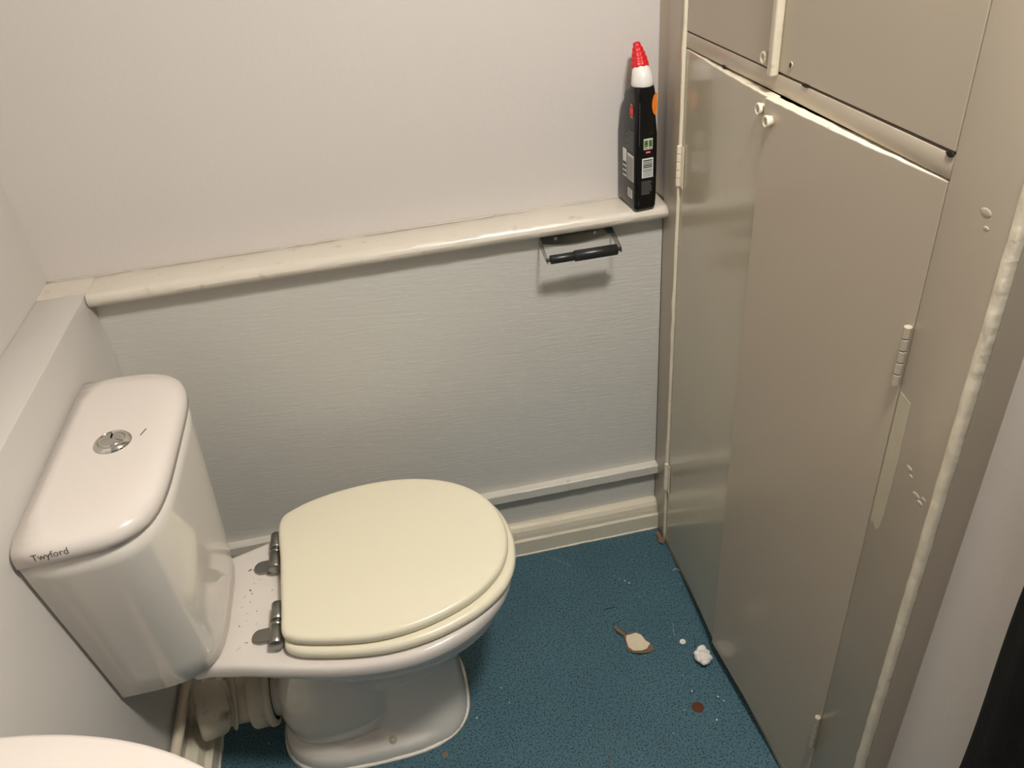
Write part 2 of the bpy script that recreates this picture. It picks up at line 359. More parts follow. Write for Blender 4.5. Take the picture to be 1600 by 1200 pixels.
# flush button
bxx, byy = .098, -.400; zt = .8118
fb = empty('flush_button', (bxx, byy, zt)); n = 40
e1 = lofto('button_ring', [[(bxx+r*math.cos(2*PI*i/n), byy+r*math.sin(2*PI*i/n), zt+d) for i in range(n)] for r, d in ((.0292, -.001), (.0292, .001), (.0280, .003), (.0250, .0062), (.0218, .0080), (.0208, .0074), (.0202, .004))], m_chrome, None)
def half(r, a0, a1, h, bulge, nm):
    bm = bmesh.new(); k = 16; rows = []
    for q in range(7):
        t = q/6; row = []
        for i in range(k+1):
            a = a0+(a1-a0)*i/k; rr_ = r*t
            row.append((bxx+.0008*math.cos((a0+a1)/2)+rr_*math.cos(a), byy+.0008*math.sin((a0+a1)/2)+rr_*math.sin(a), zt+.005+h+bulge*(1-t*t)))
        rows.append(row)
    rows.append([(p[0], p[1], zt+.003) for p in rows[-1]])
    R = [[bm.verts.new(p) for p in r_] for r_ in rows[1:]]; c = bm.verts.new(rows[0][0])
    for i in range(k): bm.faces.new((c, R[0][i], R[0][i+1]))
    for a, b in zip(R, R[1:]):
        for i in range(k): bm.faces.new((a[i], b[i], b[i+1], a[i+1]))
    return from_bm(nm, bm, m_chrome, None, True)
e2 = half(.0192, math.radians(97), math.radians(333), .0025, .0018, 'large_button'); e3 = half(.0192, math.radians(-21), math.radians(91), .0015, .0012, 'small_button')
e1.name = 'flush_button'; bpy.data.objects.remove(fb); e1.name = 'flush_button'; tk(e1, 'round chrome dual flush button'); e2.parent = e1; e3.parent = e1
# mark and lettering on the lid
o = box('scratch_mark', -.0085, .0085, -.0006, .0006, 0, .0006, m_hair, None); o.matrix_world = Matrix.Translation((.1415, -.385, .8118)) @ Matrix.Rotation(math.radians(68), 4, 'Z'); tk(o, 'short dark scratch on the cistern lid')
def text_mesh(name, body, size, mtx, m, parent=None, depth=.0002, shear=0., space=1.):
    cu = bpy.data.curves.new(name, 'FONT'); cu.body = body; cu.size = size; cu.extrude = depth; cu.shear = shear; cu.space_character = space; cu.resolution_u = 3
    to = bpy.data.objects.new(name+'_src', cu); COL.objects.link(to)
    dg = bpy.context.evaluated_depsgraph_get(); me = bpy.data.meshes.new_from_object(to.evaluated_get(dg))
    bpy.data.objects.remove(to); me.transform(mtx); me.materials.clear()
    return link(name, me, m, parent)
# the lettering sits on the near rounded side of the lid, facing the viewer
nx = Vector((1, -.12, .10)).normalized(); nn = Vector((-.05, -.93, .36)).normalized(); yy = nn.cross(nx).normalized(); nx = yy.cross(nn)
tm = Matrix((nx, yy, nn)).transposed().to_4x4(); tm.translation = Vector((.030, -.6152, .7875))
lt = text_mesh('lid_lettering', 'Twyford', .0140, tm, m_ink, depth=0.)
from mathutils.bvhtree import BVHTree
bmt = bmesh.new(); bmt.from_mesh(lid.data); bvh = BVHTree.FromBMesh(bmt); bmt.free()
for v in lt.data.vertices:
    hit = bvh.ray_cast(v.co + nn*.05, -nn)
    if hit[0]: v.co = hit[0] + nn*.0006
tk(lt, 'small grey maker lettering on the near lid edge')

# rim / deck outline, traced in plan at real size
near = [(.140, -.520), (.20, -.535), (.277, -.559), (.36, -.580), (.44, -.590), (.50, -.588), (.552, -.575), (.60, -.553), (.641, -.522), (.672, -.485), (.692, -.440), (.700, -.376)]
far = [(.692, -.312), (.672, -.267), (.641, -.230), (.60, -.199), (.552, -.177), (.50, -.164), (.44, -.162), (.36, -.176), (.29, -.203), (.22, -.232), (.14, -.258)]
back = [(.10, -.275), (.095, -.39), (.10, -.505)]
rim = [Vector((p.x, p.y)) for p in crom([Vector((a, b, 0)) for a, b in near+far+back], 5)]
rings = []
for z, d in ((.3565, .055), (.357, .026), (.3585, .012), (.362, .005), (.367, .0015), (.374, .0), (.382, 0.), (.389, .0012), (.3935, .004), (.3955, .0085), (.396, .014)):
    rings.append(ring(inset2(rim, d), z))
deck = tk(lofto('pan_rim', rings, m_cer), 'white ceramic rim and hinge deck')
# pan body: lofts joined by a voxel remesh into one continuous casting
def ell(xb, xf, hy, z, n=2.4, N=40, yc=YC, yo=0.):
    cx = (xb+xf)/2; a = (xf-xb)/2; out = []
    for i in range(N):
        th = 2*PI*i/N; c, s = math.cos(th), math.sin(th)
        out.append((cx+a*math.copysign(abs(c)**(2/n), c), yc+yo+hy*math.copysign(abs(s)**(2/n), s), z))
    return out
bm = bmesh.new()
loft(bm, [ell(*a) for a in ((.30, .56, .085, .14), (.29, .575, .105, .19), (.28, .592, .118, .225), (.265, .622, .138, .252), (.25, .652, .163, .285), (.24, .668, .178, .310), (.235, .676, .186, .325), (.235, .674, .186, .334), (.230, .683, .196, .346), (.225, .684, .197, .362))])          # bowl
loft(bm, [ell(*a) for a in ((.34, .572, .133, 0, 2.8), (.345, .571, .130, .02, 2.8), (.36, .566, .116, .07, 2.6), (.37, .560, .104, .13, 2.5), (.38, .557, .098, .18), (.38, .572, .105, .235))])  # front column
loft(bm, [ell(*a) for a in ((.178, .572, .142, 0, 3.0), (.179, .571, .141, .020, 3.0), (.184, .566, .137, .034, 3.0), (.195, .550, .120, .043, 3.0))])             # foot
loft(bm, [ell(*a) for a in ((.20, .40, .095, .03, 2.6), (.19, .43, .112, .06, 2.6), (.185, .445, .118, .10, 2.5), (.19, .45, .112, .15, 2.4), (.205, .455, .10, .20, 2.3), (.22, .46, .092, .25), (.225, .48, .10, .30), (.22, .50, .13, .352))])      # trap way
for R in (tube_rings([(.32, YC, .13), (.24, YC, .115), (.17, YC, .112), (.145, YC, .112)], [.056, .051, .048, .048], 28),): loft(bm, R)
body = from_bm('pan_body', bm, m_cerp, None, True)
rm = body.modifiers.new('remesh', 'REMESH'); rm.mode = 'VOXEL'; rm.voxel_size = .0045; rm.use_smooth_shade = True
sm = body.modifiers.new('smooth', 'SMOOTH'); sm.iterations = 9; sm.factor = .5
tk(body, 'white ceramic pan with waisted foot')
fc = lofto('foot_caulk', [[(p[0], p[1], .0) for p in ell(.174, .577, .1465, 0, 3.0, 80)], [(p[0]+random.uniform(-.0008, .0008), p[1]+random.uniform(-.0008, .0008), .0045) for p in ell(.1765, .5745, .144, 0, 3.0, 80)], [(p[0], p[1], .006) for p in ell(.18, .571, .141, 0, 3.0, 80)]], m_caulk, None); tk(fc, 'white sealant line round the foot')
# bolt cap
bm = bmesh.new(); R = [[(r*math.cos(2*PI*i/18), r*math.sin(2*PI*i/18), d) for i in range(18)] for r, d in ((.0085, 0), (.0085, .003), (.0072, .004), (.0068, .0028), (.005, .0028), (.0046, .0065), (.0028, .008), (.0004, .008))]
loft(bm, R); bmesh.ops.transform(bm, matrix=Matrix.Translation((.406, -.4985, .0405)) @ Matrix.Rotation(math.radians(38), 4, 'X'), verts=bm.verts[:]); tk(from_bm('bolt_cap', bm, m_pipe, None, False), 'small grubby floor bolt cap')
# seat ring and lid
def seat_outline(exp=0.):
    rear = .263
    nr = [(rear+.026, -.530), (rear+.011, -.512), (rear+.0085, -.47), (rear+.005, -.40), (rear+.001, -.33), (rear-.005, -.26), (rear-.004, -.230), (rear+.003, -.212), (rear+.018, -.200)]
    fr = [(.32, -.181), (.38, -.166), (.45, -.160), (.51, -.165), (.57, -.182), (.62, -.209), (.66, -.247), (.687, -.295), (.699, -.350), (.698, -.400), (.684, -.448), (.655, -.489), (.61, -.524), (.555, -.548), (.50, -.562), (.44, -.566), (.38, -.558), (.32, -.543)]
    pts = [Vector((p.x, p.y)) for p in crom([Vector((a, b, 0)) for a, b in nr+fr], 6)]
    return inset2(pts, -exp) if exp else pts
so = seat_outline(); sr_ = seat_outline(.0)
so2 = [Vector((p.x+.012*max(0, min(1, (p.x-.262)/.25)), p.y-.012*(1 if p.y < -.36 else -.3)*max(0, min(1, abs(p.y+.36)/.12)))) for p in so]
def slab(name, outline, z0, z1, r, m, lab, crown=0.):
    rings = [ring(inset2(outline, r*.8), z0), ring(inset2(outline, r*.25), z0+r*.25), ring(outline, z0+r*.9), ring(outline, z1-r*1.1), ring(inset2(outline, r*.18), z1-r*.6), ring(inset2(outline, r*.55), z1-r*.2), ring(inset2(outline, r*.95), z1-r*.02)]
    c = sum(outline, Vector((0, 0)))/len(outline)
    last = inset2(outline, r*.95)
    rings.append([(c.x+(p.x-c.x)*.955, c.y+(p.y-c.y)*.955, z1+crown*.4) for p in last])
    rings.append([(c.x+(p.x-c.x)*.6, c.y+(p.y-c.y)*.6, z1+crown) for p in outline])
    return tk(lofto(name, rings, m), lab)
slab('seat_ring', so2, .400, .4205, .008, m_seat, 'cream toilet seat lying under the lid')
slab('seat_lid', so, .4225, .4425, .0075, m_seat, 'cream closed toilet lid', crown=.0008)
for k in range(4):
    px, py = ((.36, -.54), (.36, -.19), (.60, -.50), (.60, -.24))[k]
    tk(box('buffer', px-.01, px+.01, py-.006, py+.006, .395, .402, m_seat, None))
# hinges
def seat_hinge(x, y0, y1, tx, ty, lab):
    h = empty('seat_hinge', (x, (y0+y1)/2, .396)); h['label'] = lab
    zc = .4170; r = .0122
    parts = []
    ym = (y0+y1)/2
    for (a, b, nm) in ((y0, ym-.006, 'barrel'), (ym+.007, y1, 'barrel')):
        R = [[(x+rr*math.cos(2*PI*i/24), yv, zc+rr*math.sin(2*PI*i/24)) for i in range(24)] for rr, yv in ((r*.86, a), (r, a+.0012), (r, b-.0008), (r*.92, b))]
        parts.append(lofto(nm, R, m_steel, None))
    R = [[(x+.0104*math.cos(2*PI*i/24), yv, zc+.0104*math.sin(2*PI*i/24)) for i in range(24)] for yv in (ym-.007, ym+.008)]
    parts.append(lofto('pin', R, m_steel, None))
    parts.append(box('lid_arm', x, x+.03, ym-.004, ym+.006, zc-.006, zc+.004, m_steel, None, bev=.001))
    bm = bmesh.new(); out = []
    for i in range(25):
        a = PI/2+PI*i/24; out.append((tx+.0155*math.cos(a), ty+.0155*math.sin(a)))
    out += [(x+.004, ty-.0155), (x+.004, ty+.0155)]
    o2 = [Vector(p) for p in out]
    loft(bm, [ring(o2, .3955), ring(o2, .402), ring(inset2(o2, .001), .4034), ring(inset2(o2, .003), .404)])
    parts.append(from_bm('mounting_tab', bm, m_steel, None, False))
    keep(h, *parts); tp_.append(h)
seat_hinge(.2605, -.522, -.428, .228, -.480, 'nearer brushed steel seat hinge')
seat_hinge(.2505, -.337, -.243, .221, -.308, 'farther brushed steel seat hinge')
# dirt on the deck
bm = bmesh.new(); rr = random.Random(4)
for k in range(26):
    x = rr.uniform(.185, .245); y = rr.uniform(-.505, -.285); s = rr.uniform(.0005, .0013)
    mt = Matrix.Translation((x, y, .3964)) @ Matrix.Rotation(rr.uniform(0, 3), 4, 'Z')
    bxb(bm, -s*rr.uniform(.6, 1.6), s, -s*.6, s*.6, -.0003, .0004, mt)
for x, y, a, L in ((.196, -.304, .5, .0035), (.200, -.358, 2.2, .002)): bxb(bm, -L, L, -.0011, .0011, -.0003, .0006, Matrix.Translation((x, y, .3965)) @ Matrix.Rotation(a, 4, 'Z'))
dd = from_bm('dirt_specks', bm, m_dust, None); dd['kind'] = 'stuff'; tk(dd)
keep(toi, *tp_)

# ------------------------------------------------------------------ waste pipe behind the pan
wp = empty('waste_pipe', (.08, -.39, .05)); tag(wp, 'grubby cream plastic waste elbow between pan outlet and left boxing', 'pipe')
P = []
zc = .112
def xr(path, rad, nm, m=m_pipe, n=32): o = lofto(nm, tube_rings(path, rad, n), m, None); P.append(o); return o
xr([(.176, YC, zc), (.180, YC, zc), (.180, YC, zc), (.175, YC, zc), (.168, YC, zc), (.166, YC, zc), (.163, YC, zc), (.160, YC, zc), (.144, YC, zc), (.138, YC, zc), (.134, YC, zc), (.13, YC, zc)], [.049, .055, .0655, .0675, .0672, .062, .0605, .0645, .065, .065, .062, .052], 'collar')
bend = [Vector(p) for p in crom([(.14, YC, zc), (.115, YC-.001, zc), (.094, YC-.004, zc+.004), (.074, YC-.012, zc+.010), (.054, YC-.024, zc+.018), (.0305, YC-.031, zc+.021)], 5, closed=False)]
xr(bend, .047, 'elbow')
def band(i0, i1, r, nm):
    seg = bend[i0:i1+1]; L = len(seg)
    rd = [r]*L; rd[0] = r-.004; rd[-1] = r-.004
    xr(seg, rd, nm)
xr(bend[8:13], [.047, .056, .0575, .056, .047], 'socket_ring'); xr(bend[15:], [.047, .0545, .056]+[.056]*(len(bend)-21)+[.0555, .054, .050, .040], 'socket')
P[-1]['label'] = 'mortared pipe socket beside the boxing'
keep(wp, *P)
cpz = tube('copper_pipe', [(.016, -.20, .178), (.016, -.6, .174), (.016, -1.07, .168)], .0105, mat('painted_pipe', srgb(214, 200, 178), .35, var=.05, var_scale=20)); tag(cpz, 'thin cream painted pipe running along the left boxing', 'pipe')
for i, yv in enumerate((-.26, -.95)):
    o = box('pipe_clip', 0, .024, yv-.006, yv+.006, .162, .19, m_pipe, None, bev=.002); o.parent = cpz

# ------------------------------------------------------------------ wash basin (near, lower left)
def basin():
    t = empty('wash_basin', (0, -1.17, .8)); tag(t, 'white wash basin rim at the lower left corner', 'basin')
    N = 64; A, B, cy = .40, .28, -1.17
    def sec(a, b, z, x0=.001, dx=0.): return [(max(x0, x0+dx+(a)*math.sin(PI*i/N)), cy+b*math.cos(PI*i/N), z) for i in range(N+1)]
    rings = [sec(.10, .08, .62), sec(.20, .16, .64), sec(.30, .22, .69), sec(.36, .255, .745), sec(.385, .27, .77), sec(.397, .278, .785), sec(.40, .28, .793), sec(.398, .278, .798), sec(.392, .273, .8005)]
    def inn(a, b, z): return [(.22+a*math.sin(PI*i/N*1.0) if False else .205+a*math.cos(2*PI*i/(N+1)), cy+b*math.sin(2*PI*i/(N+1)), z) for i in range(N+1)]
    bm = bmesh.new(); loft(bm, rings, cap0=True, cap1=False)
    # top deck with the bowl hollow
    top = [Vector(p) for p in rings[-1]]
    c = Vector((.225, cy, .8)); bowl = []
    for p in top:
        d = Vector((p.x-c.x, p.y-c.y)); ang = math.atan2(d.y, d.x); bowl.append(ang)
    def bw(a, b, z): return [(c.x+a*math.cos(g), cy+b*math.sin(g), z) for g in bowl]
    loft(bm, [[tuple(p) for p in top], bw(.125, .185, .7995), bw(.120, .180, .795), bw(.105, .160, .755), bw(.07, .11, .715), bw(.02, .03, .70)], cap0=False, cap1=True)
    bmesh.ops.remove_doubles(bm, verts=bm.verts[:], dist=.00005)
    o = from_bm('basin_bowl', bm, m_cer, None, True)
    bm = bmesh.new(); loft(bm, [[(x+.0, cy+y, z) for x, y in ((.001, -.09), (.13, -.08), (.17, 0), (.13, .08), (.001, .09))] for z in (0, .63)])
    p = from_bm('basin_pedestal', bm, m_cer, None, False)
    tap = lofto('tap', tube_rings([(.05, cy, .80), (.05, cy, .86), (.07, cy, .885), (.12, cy, .88), (.135, cy, .865)], [.018, .016, .013, .011, .010], 16), m_chrome, None)
    w = lofto('waste_hole', [[(.225+r*math.cos(2*PI*i/20), cy+r*math.sin(2*PI*i/20), z) for i in range(20)] for r, z in ((.02, .699), (.02, .703), (.012, .702))], m_chrome, None)
    keep(t, o, p, tap, w)
basin()

# ------------------------------------------------------------------ toilet roll holder
def roll_holder():
    t = empty('toilet_roll_holder', (.953, 0, .855)); tag(t, 'empty polished steel toilet roll holder with black roller under the ledge', 'toilet roll holder')
    x0, x1 = .877, 1.030; Q = []
    bm = bmesh.new(); n = 24; top = []; bot = []
    for i in range(n+1):
        s = i/n; x = x0+(x1-x0)*s; k = math.sin(PI*s)
        top.append((x, .866+.009*k**.6)); bot.append((x, .8495-.010*k**.8))
    out = [Vector(p) for p in bot+top[::-1]]
    loft(bm, [[(p.x, y, p.y) for p in o_] for o_, y in ((out, -.0005), (out, -.0032), (inset2(out, .0012), -.0042))])
    Q.append(from_bm('back_plate', bm, m_tp, None, False))
    for x in (.912, .996):
        q = lofto('screw', [[(x+r*math.cos(2*PI*i/14), y, .857+r*math.sin(2*PI*i/14)) for i in range(14)] for r, y in ((.0042, -.003), (.004, -.0055), (.0022, -.0066))], m_chrome, None); Q.append(q)
    for x, s in ((x0, 1), (x1, -1)):
        bm = bmesh.new(); prof = [(-.001, .870), (-.001, .847), (-.030, .841), (-.066, .8345), (-.074, .837), (-.0765, .842), (-.074, .8475), (-.066, .850), (-.03, .8615)]
        loft(bm, [[(x+d*s*1.0 - (s*.004 if False else 0), y, z) for y, z in prof] for d in (-.0008, .0010)])
        Q.append(from_bm('arm', bm, m_tp, None, False))
    yr_, zr_ = -.069, .8425
    def cyl(a, b, r, nm, m): return lofto(nm, [[(x, yr_+rr*math.cos(2*PI*i/24), zr_+rr*math.sin(2*PI*i/24)) for i in range(24)] for rr, x in ((r*.9, a), (r, a+.001), (r, b-.001), (r*.9, b))], m, None)
    Q.append(cyl(.8835, .940, .0090, 'roller_inner', m_blackp)); Q.append(cyl(.933, 1.0225, .0112, 'roller_outer', m_blackp))
    Q.append(cyl(.8755, .8845, .0036, 'roller_tip', m_blackp)); Q.append(cyl(1.0215, 1.0315, .0036, 'roller_tip', m_blackp))
    keep(t, *Q)
roll_holder()

# ------------------------------------------------------------------ cleaner bottle
def bottle():
    # local frame: x across the narrow side, y into the wall, origin on the ledge; then turned a little
    t = empty('cleaner_bottle', (1.0905, .0085, H+.0018)); t.rotation_euler = (0, 0, math.radians(4))
    tag(t, 'black toilet cleaner bottle with white collar and red nozzle on the ledge', 'bottle')
    def rr_(y0, y1, hx, z, r=.007, k=5, zs=0.):
        pts = []
        r = min(r, (y1-y0)/2*.98, hx*.98)
        for cx, cy, a0 in ((hx-r, y1-r, 0), (-hx+r, y1-r, 90), (-hx+r, y0+r, 180), (hx-r, y0+r, 270)):
            for i in range(k+1):
                a = math.radians(a0+90*i/k); x = cx+r*math.cos(a); y = cy+r*math.sin(a); pts.append((x, y, z+zs*(y-y0)))
        return pts
    S = [(-.038, .038, .019, 0, .006), (-.0415, .0415, .022, .0025, .007), (-.043, .043, .0235, .007, .007), (-.0435, .0435, .0238, .03, .006), (-.0435, .0435, .0238, .12, .006), (-.043, .0433, .0236, .150, .006), (-.042, .041, .0226, .168, .007), (-.0405, .0405, .0215, .186, .008), (-.0403, .037, .0212, .198, .009), (-.0405, .030, .0212, .206, .010), (-.0405, .027, .021, .211, .010), (-.0405, .0275, .021, .217, .010), (-.0405, .021, .021, .226, .011), (-.040, .008, .0205, .234, .013), (-.039, .001, .0198, .240, .015), (-.037, -.002, .0165, .246, .016)]
    b = lofto('bottle_body', [rr_(*s) for s in S], m_bottle, t)
    # white collar: leans towards the wall
    def tilt(r, h, ang, n=28, c=(0, -.0195, .240), ky=1., rib=0.):
        a = math.radians(ang); ax = Vector((0, math.sin(a), math.cos(a))); v = Vector((0, math.cos(a), -math.sin(a))); u = Vector((1, 0, 0))
        out = []
        for i in range(n):
            th = 2*PI*i/n; q = r*(1+rib*math.cos(8*th)); out.append(Vector(c)+ax*h+u*q*math.cos(th)+v*q*ky*math.sin(th))
        return out
    lofto('collar', [tilt(.0205, 0, 0), tilt(.0212, .0015, 0), tilt(.0208, .008, 3), tilt(.0198, .016, 7), tilt(.0180, .024, 12), tilt(.0158, .031, 17), tilt(.0135, .036, 22), tilt(.009, .038, 24)], m_cap, t)
    c2 = (0, -.0195, .240)
    nz = [(.0150, .0305, 18), (.0160, .033, 19), (.0160, .040, 20), (.0142, .042, 20), (.0148, .0435, 20), (.0145, .049, 21), (.0122, .051, 21), (.0128, .0525, 21), (.0124, .058, 22), (.0100, .060, 22), (.0105, .0615, 22), (.0098, .067, 23), (.0072, .069, 23), (.0075, .0705, 23), (.0068, .0755, 24), (.0045, .0775, 24)]
    lofto('nozzle', [tilt(r, h, a, 32, c2, rib=.06) for r, h, a in nz], m_red, t)
    # printed labels: thin coloured patches on the flat sides
    def patch(face, a0, a1, z0, z1, bmx, lift=.00035):
        # face 'n' = near narrow side (-y), 'l' = left broad side (-x), 'r' = right broad side (+x)
        if face == 'n': bxb(bmx, a0, a1, -.0435-lift, -.0430, z0, z1)
        elif face == 'l': bxb(bmx, -.0238-lift, -.0233, a0, a1, z0, z1)
        else: bxb(bmx, .0233, .0238+lift, a0, a1, z0, z1)
    def part(nm, m, items, lab=None):
        bmx = bmesh.new()
        for it in items: patch(*it[:5], bmx, *(it[5:] or ()))
        o = from_bm(nm, bmx, m, t)
        if lab: o['label'] = lab
        return o
    rg = random.Random(2)
    part('barcode_label', m_white, [('n', -.009, .0145, .068, .107)], 'white barcode label')
    part('barcode', m_blackp, [('n', -.0065, .0125, .071+k*.0034, .071+k*.0034+rg.choice((.0009, .0014, .0021)), .0006) for k in range(10)])
    part('pictogram_label', m_white, [('n', -.006, .0125, .124, .145), ], 'white and green pictogram label')
    part('pictogram', m_green, [('n', -.0052, .0030, .1285, .1425, .0006), ('n', .0042, .0118, .1285, .1425, .0006)])
    part('pictogram_lines', m_dgrey, [('n', -.0052, .0030, .1255, .1268, .0006), ('n', .0042, .0118, .1255, .1268, .0006), ('n', -.002, .001, .134, .138, .0008), ('n', .0065, .0085, .131, .140, .0008)])
    part('red_patch', m_red, [('n', -.0015, .0085, .1165, .1205)])
    part('red_patch', m_crumb, [('n', .0, .0070, .1180, .1190, .0006)])
    part('small_print', m_gtxt, [('n', -.0095, .0095+rg.uniform(-.002, .004), .034+k*.0026, .0350+k*.0026) for k in range(11)], 'rows of tiny grey print')
    part('label_edge', m_gtxt, [('n', -.0150, -.0145, .012, .215, -.0002)])
    # left broad side
    part('text_label', m_white, [('l', -.037, -.006, .060, .112), ('l', -.001, .018, .060, .116)], 'white panel of tiny instructions')
    part('small_print', m_dgrey, [('l', -.0355, -.0075, .0625+k*.0031, .0638+k*.0031, .0006) for k in range(15)]+[('l', .000, .017, .064+k*.010, .070+k*.010, .0006) for k in range(3)])
    part('small_print', m_gtxt, [('l', -.034, -.004+rg.uniform(-.008, .008), .121+k*.0042, .1226+k*.0042) for k in range(9)])
    part('small_label', m_white, [('l', -.031, -.009, .024, .042)])
    part('small_print', m_dgrey, [('l', -.028, -.013, .0275+k*.004, .029+k*.004, .0006) for k in range(4)])
    part('emblem', m_red, [('l', -.0300, -.0150, .188, .203, -.0018)], 'red and gold emblem')
    part('emblem', m_gold, [('l', -.0280, -.0170, .183, .1865, -.0018), ('l', -.0265, -.0185, .205, .2085, -.0018)])
    part('emblem', m_white, [('l', -.0265, -.0185, .1945, .1960, -.0014)])
    # orange disc wraps the front edge at the right
    bmx = bmesh.new(); n = 28
    loft(bmx, [[(.0210+d, -.0225+.0175*math.cos(2*PI*i/n), .207+.021*math.sin(2*PI*i/n)) for i in range(n)] for d in (-.001, .0012)])
    from_bm('orange_disc', bmx, m_or, t)
    bmx = bmesh.new(); rr2 = [[(.0170+d-.0008*0, -.041+.0, .207) for i in range(3)] for d in (0, .001)]; bmx.free()
    bmx = bmesh.new()
    pts = []
    for i in range(13):
        a = -PI/2+PI*i/12; pts.append((.0205-.0095*math.cos(a), .207+.021*math.sin(a)))
    loft(bmx, [[(x, y, z) for x, z in pts] for y in (-.0395, -.0412)])
    o = from_bm('orange_disc', bmx, m_or, t); o['label'] = 'orange roundel showing at the right edge'
bottle()

# ------------------------------------------------------------------ litter on the floor
def blob(name, x, y, z, rx, ry, rz, m, seed, amp=.2, sub=3):
    bm = bmesh.new(); bmesh.ops.create_icosphere(bm, subdivisions=sub, radius=1); rg = random.Random(seed)
    ph = [(rg.uniform(0, 6), rg.uniform(2, 5), Vector((rg.uniform(-1, 1), rg.uniform(-1, 1), rg.uniform(-1, 1))).normalized()) for _ in range(7)]
    for v in bm.verts:
        k = 1+amp*sum(math.sin(f*v.co.dot(d)+p) for p, f, d in ph)/3; v.co = Vector((v.co.x*rx*k, v.co.y*ry*k, max(-rz*.96, v.co.z*rz*k)))
    o = from_bm(name, bm, m, None, True); o.location = (x, y, z); return o
cb = blob('cotton_ball', 1.096, -.452, .0125, .0175, .019, .0135, m_cotton, 12, .10, 4); tag(cb, 'fluffy white cotton wool ball beside the cupboard', 'cotton ball')
c2 = blob('tuft', .003, .017, .001, .012, .010, .010, m_cotton, 9, .1); c2.parent = cb
for k, (a, b, c, r) in enumerate(((-.011, -.004, .003, .0085), (.010, -.007, .004, .008), (-.003, -.013, .002, .0085), (.011, .007, .003, .0075), (-.010, .008, .005, .0075), (0, 0, .009, .009))):
    c3 = blob('tuft', a, b, c, r, r, r*.8, m_cotton, 40+k, .15); c3.parent = cb
coin = lofto('coin', [[(r*math.cos(2*PI*i/36), r*math.sin(2*PI*i/36), z) for i in range(36)] for r, z in ((.0118, 0), (.0122, .0003), (.0122, .0014), (.0117, .0018), (.0107, .0018), (.0104, .0015))], m_copper, None, smooth=False)
coin.location = (1.041, -.558, 0); tag(coin, 'small brown copper coin lying on the floor', 'coin')
bt = lofto('shirt_button', [[(r*math.cos(2*PI*i/30), r*math.sin(2*PI*i/30), z) for i in range(30)] for r, z in ((.0062, 0), (.0070, .0006), (.0068, .0017), (.0058, .0022), (.0050, .0014))], m_cap, None)
bt.location = (1.072, -.394, 0); tag(bt, 'tiny round white button on the floor', 'button')
bm = bmesh.new()
for a, b in ((-.0013, -.0013), (.0013, -.0013), (-.0013, .0013), (.0013, .0013)): loft(bm, [[(a+.0006*math.cos(2*PI*i/8), b+.0006*math.sin(2*PI*i/8), z) for i in range(8)] for z in (.0012, .0016)])
hh = from_bm('thread_holes', bm, m_dust, bt)
def plate(name, pts, z0, th, m, parent=None, curl=0.):
    P2 = [Vector(p) for p in pts]; c = sum(P2, Vector((0, 0)))/len(P2); rings = []
    f = lambda p, k, z: (c.x+(p.x-c.x)*k, c.y+(p.y-c.y)*k, z + curl*k*k*(.5+.5*math.sin(3*math.atan2(p.y-c.y, p.x-c.x))))
    rings = [[f(p, .3, z0) for p in P2], [f(p, .7, z0) for p in P2], [f(p, 1, z0) for p in P2], [f(p, 1, z0+th) for p in P2], [f(p, .7, z0+th) for p in P2], [f(p, .3, z0+th) for p in P2]]
    return lofto(name, rings, m, parent, smooth=False)
fk = plate('plaster_flake', [(.944, -.385), (.953, -.397), (.972, -.404), (.987, -.404), (1.000, -.400), (1.003, -.388), (.997, -.376), (.990, -.362), (.984, -.350), (.972, -.342), (.962, -.340), (.955, -.343), (.944, -.325), (.938, -.314), (.932, -.319), (.936, -.332), (.947, -.348), (.945, -.365)], .0008, .0015, m_flakeb, None, .004)
tag(fk, 'curled cream paint flake with brown backing on the floor', 'paint flake')
f2 = plate('cream_face', [(.947, -.380), (.955, -.393), (.972, -.399), (.986, -.396), (.998, -.383), (.990, -.374), (.986, -.358), (.976, -.347), (.962, -.349), (.952, -.350), (.948, -.362)], .0050, .0015, m_flakec, fk, .0025)
f2['label'] = 'cream painted face of the flake'
crumbs = [((976, 908), .0022), (( 968, 905), .0013), ((960, 900), .0012), ((983, 911), .0028), ((1000, 932), .0012), ((1122, 1089), .0025), ((1131, 1095), .0020), ((1120, 1125), .0024), ((1081, 1080), .002), ((1067, 1055), .0014), ((1052, 1146), .0012), ((1008, 1024), .0013), ((783, 1075), .0016), ((745, 1122), .002), ((796, 1098), .0014), ((420, 1162), .0016), ((1063, 912), .0013), ((1067, 978), .001), ((1046, 995), .001), ((923, 1133), .001), ((1070, 1109), .0013), ((1155, 1110), .001)]
def floor_pt(u, v):
    d = _f + _r*((u-800)/1246.945) + _u*(-(v-600)/1246.945); o = Vector((0.57034, -1.49587, 1.53551)); return o + d*(-o.z/d.z)
for k, ((u, v), s) in enumerate(crumbs):
    q = floor_pt(u, v); o = blob('plaster_crumb', q.x, q.y, s*.45, s, s*.7, s*.5, m_crumb, k+20, .3, 1)
    lab, grp = (('tiny white plaster crumb in the sprinkle behind the brown and cream flake', 'crumbs behind the paint flake') if k in (0, 1, 2, 3, 4) else
                ('tiny white plaster crumb between the brown coin and the cupboard foot', 'crumbs beside the coin') if k in (5, 6, 7) else
                ('tiny white plaster crumb on the floor just in front of the toilet foot', 'crumbs by the toilet foot') if k in (12, 13, 14) else
                ('single white plaster crumb on the floor under the waste pipe', None) if k == 15 else
                ('faint white speck of plaster on the open floor around the button and coin', 'specks around the button and coin'))
    tag(o, lab, 'crumb', grp)
    o.rotation_euler.z = k
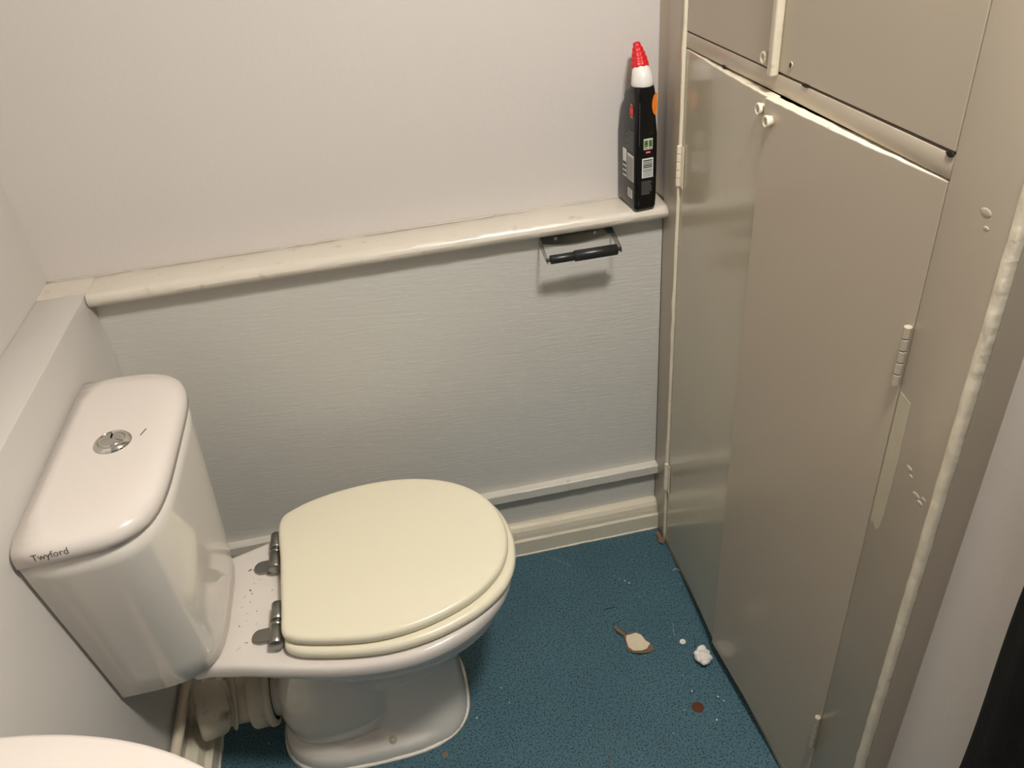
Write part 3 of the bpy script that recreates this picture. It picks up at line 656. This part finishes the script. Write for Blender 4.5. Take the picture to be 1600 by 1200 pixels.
def fibre(pix, m, r, label, cat='hair', name='hair_strand', group=None):
    pts = [floor_pt(*p) for p in pix]; pts = [Vector((p.x, p.y, r+.0002)) for p in pts]
    pts = crom([p for p in pts], 5, closed=False)
    o = lofto(name, tube_rings(pts, r, 6), m, None); tag(o, label, cat, group); return o
fibre([(944, 953), (952, 951), (962, 948)], m_hair, .0007, 'short black fibre behind the paint flake on the floor')
fibre([(1083, 993), (1086, 1003), (1085, 1012)], m_hair, .0006, 'short black fibre between white button and cotton ball')
fibre([(1051, 974), (1052, 984), (1054, 994)], m_lint, .0004, 'thin pale fibre left of the white button')
fibre([(1051, 891), (1056, 889), (1060, 891), (1064, 894)], m_lint, .0010, 'curled white paint sliver beside the cupboard plinth', 'paint sliver', 'paint_sliver')
fibre([(950, 1178), (953, 1188), (951, 1198)], m_dust, .0008, 'brown fibre at the lower edge of the floor')
fibre([(862, 872), (880, 879), (890, 884)], m_lint, .0003, 'faint pale fibre near the back skirting')
fibre([(955, 976), (963, 974), (970, 968)], m_hair, .0004, 'fine dark hair touching the paint flake stem')
fibre([(1062, 925), (1066, 920), (1069, 914)], m_hair, .0005, 'short dark fibre beside the plinth near the corner')
cd = plate('corner_debris', [(1.128, -.055), (1.139, -.048), (1.1425, -.062), (1.1415, -.088), (1.136, -.099), (1.126, -.086), (1.131, -.074)], .0006, .004, m_flakeb, None, .003)
tag(cd, 'crumbled brown debris in the floor corner by the cupboard', 'debris')
bm6 = plate('brown_smudge', [(.500, -.528), (.509, -.526), (.512, -.534), (.505, -.540), (.498, -.535)], .0003, .0008, m_flakeb, None, .0)
tag(bm6, 'small brown crumb just in front of the toilet foot', 'crumb')

# ------------------------------------------------------------------ unidentified black shape at the right edge, built as a hanging coat
def coat():
    rings = []
    for j in range(41):
        z = .10+1.62*j/40; N = 48; out = []
        k = min(1, max(0, (z-1.03)/.12)); k = k*k*(3-2*k)          # unseen upper bulge, added to cast shade on the wall strip
        top = max(0, (z-1.5)/.22)
        edge = -1.035*(1-k) - .986*k + .006*math.sin(9*z) - .05*top; depth = .052*(1-k)+.12*k - .05*top
        for i in range(N):
            a = 2*PI*i/N; fold = 1+(.10*math.sin(7*a+2.5*z)+.05*math.sin(13*a-3*z))*(1-.6*k)
            yc_ = edge-.20; y = yc_+.20*math.copysign(abs(math.sin(a))**.8, math.sin(a))*(1 if math.sin(a) > 0 else fold)
            out.append((1.187-depth*.5*fold*(1+math.cos(a)), y, z))
        rings.append(out)
    o = lofto('coat', rings, m_black_cloth, None); tag(o, 'unidentified black coat-like shape at the lower right edge, its unseen top shaped to shade the wall', 'clothing')
coat()

# ------------------------------------------------------------------ ceiling lamp (above the frame; lights the room)
cl = lofto('ceiling_lamp', [[(LX+r*math.cos(2*PI*i/40), LY+r*math.sin(2*PI*i/40), z) for i in range(40)] for r, z in ((.15, ZC), (.155, ZC-.02), (.15, ZC-.04), (.14, ZC-.045))], m_cap, None)
tag(cl, 'round white ceiling lamp above the toilet room', 'lamp')
df = lofto('diffuser', [[(LX+r*math.cos(2*PI*i/40), LY+r*math.sin(2*PI*i/40), z) for i in range(40)] for r, z in ((.139, ZC-.045), (.135, ZC-.047))], m_glow, cl)
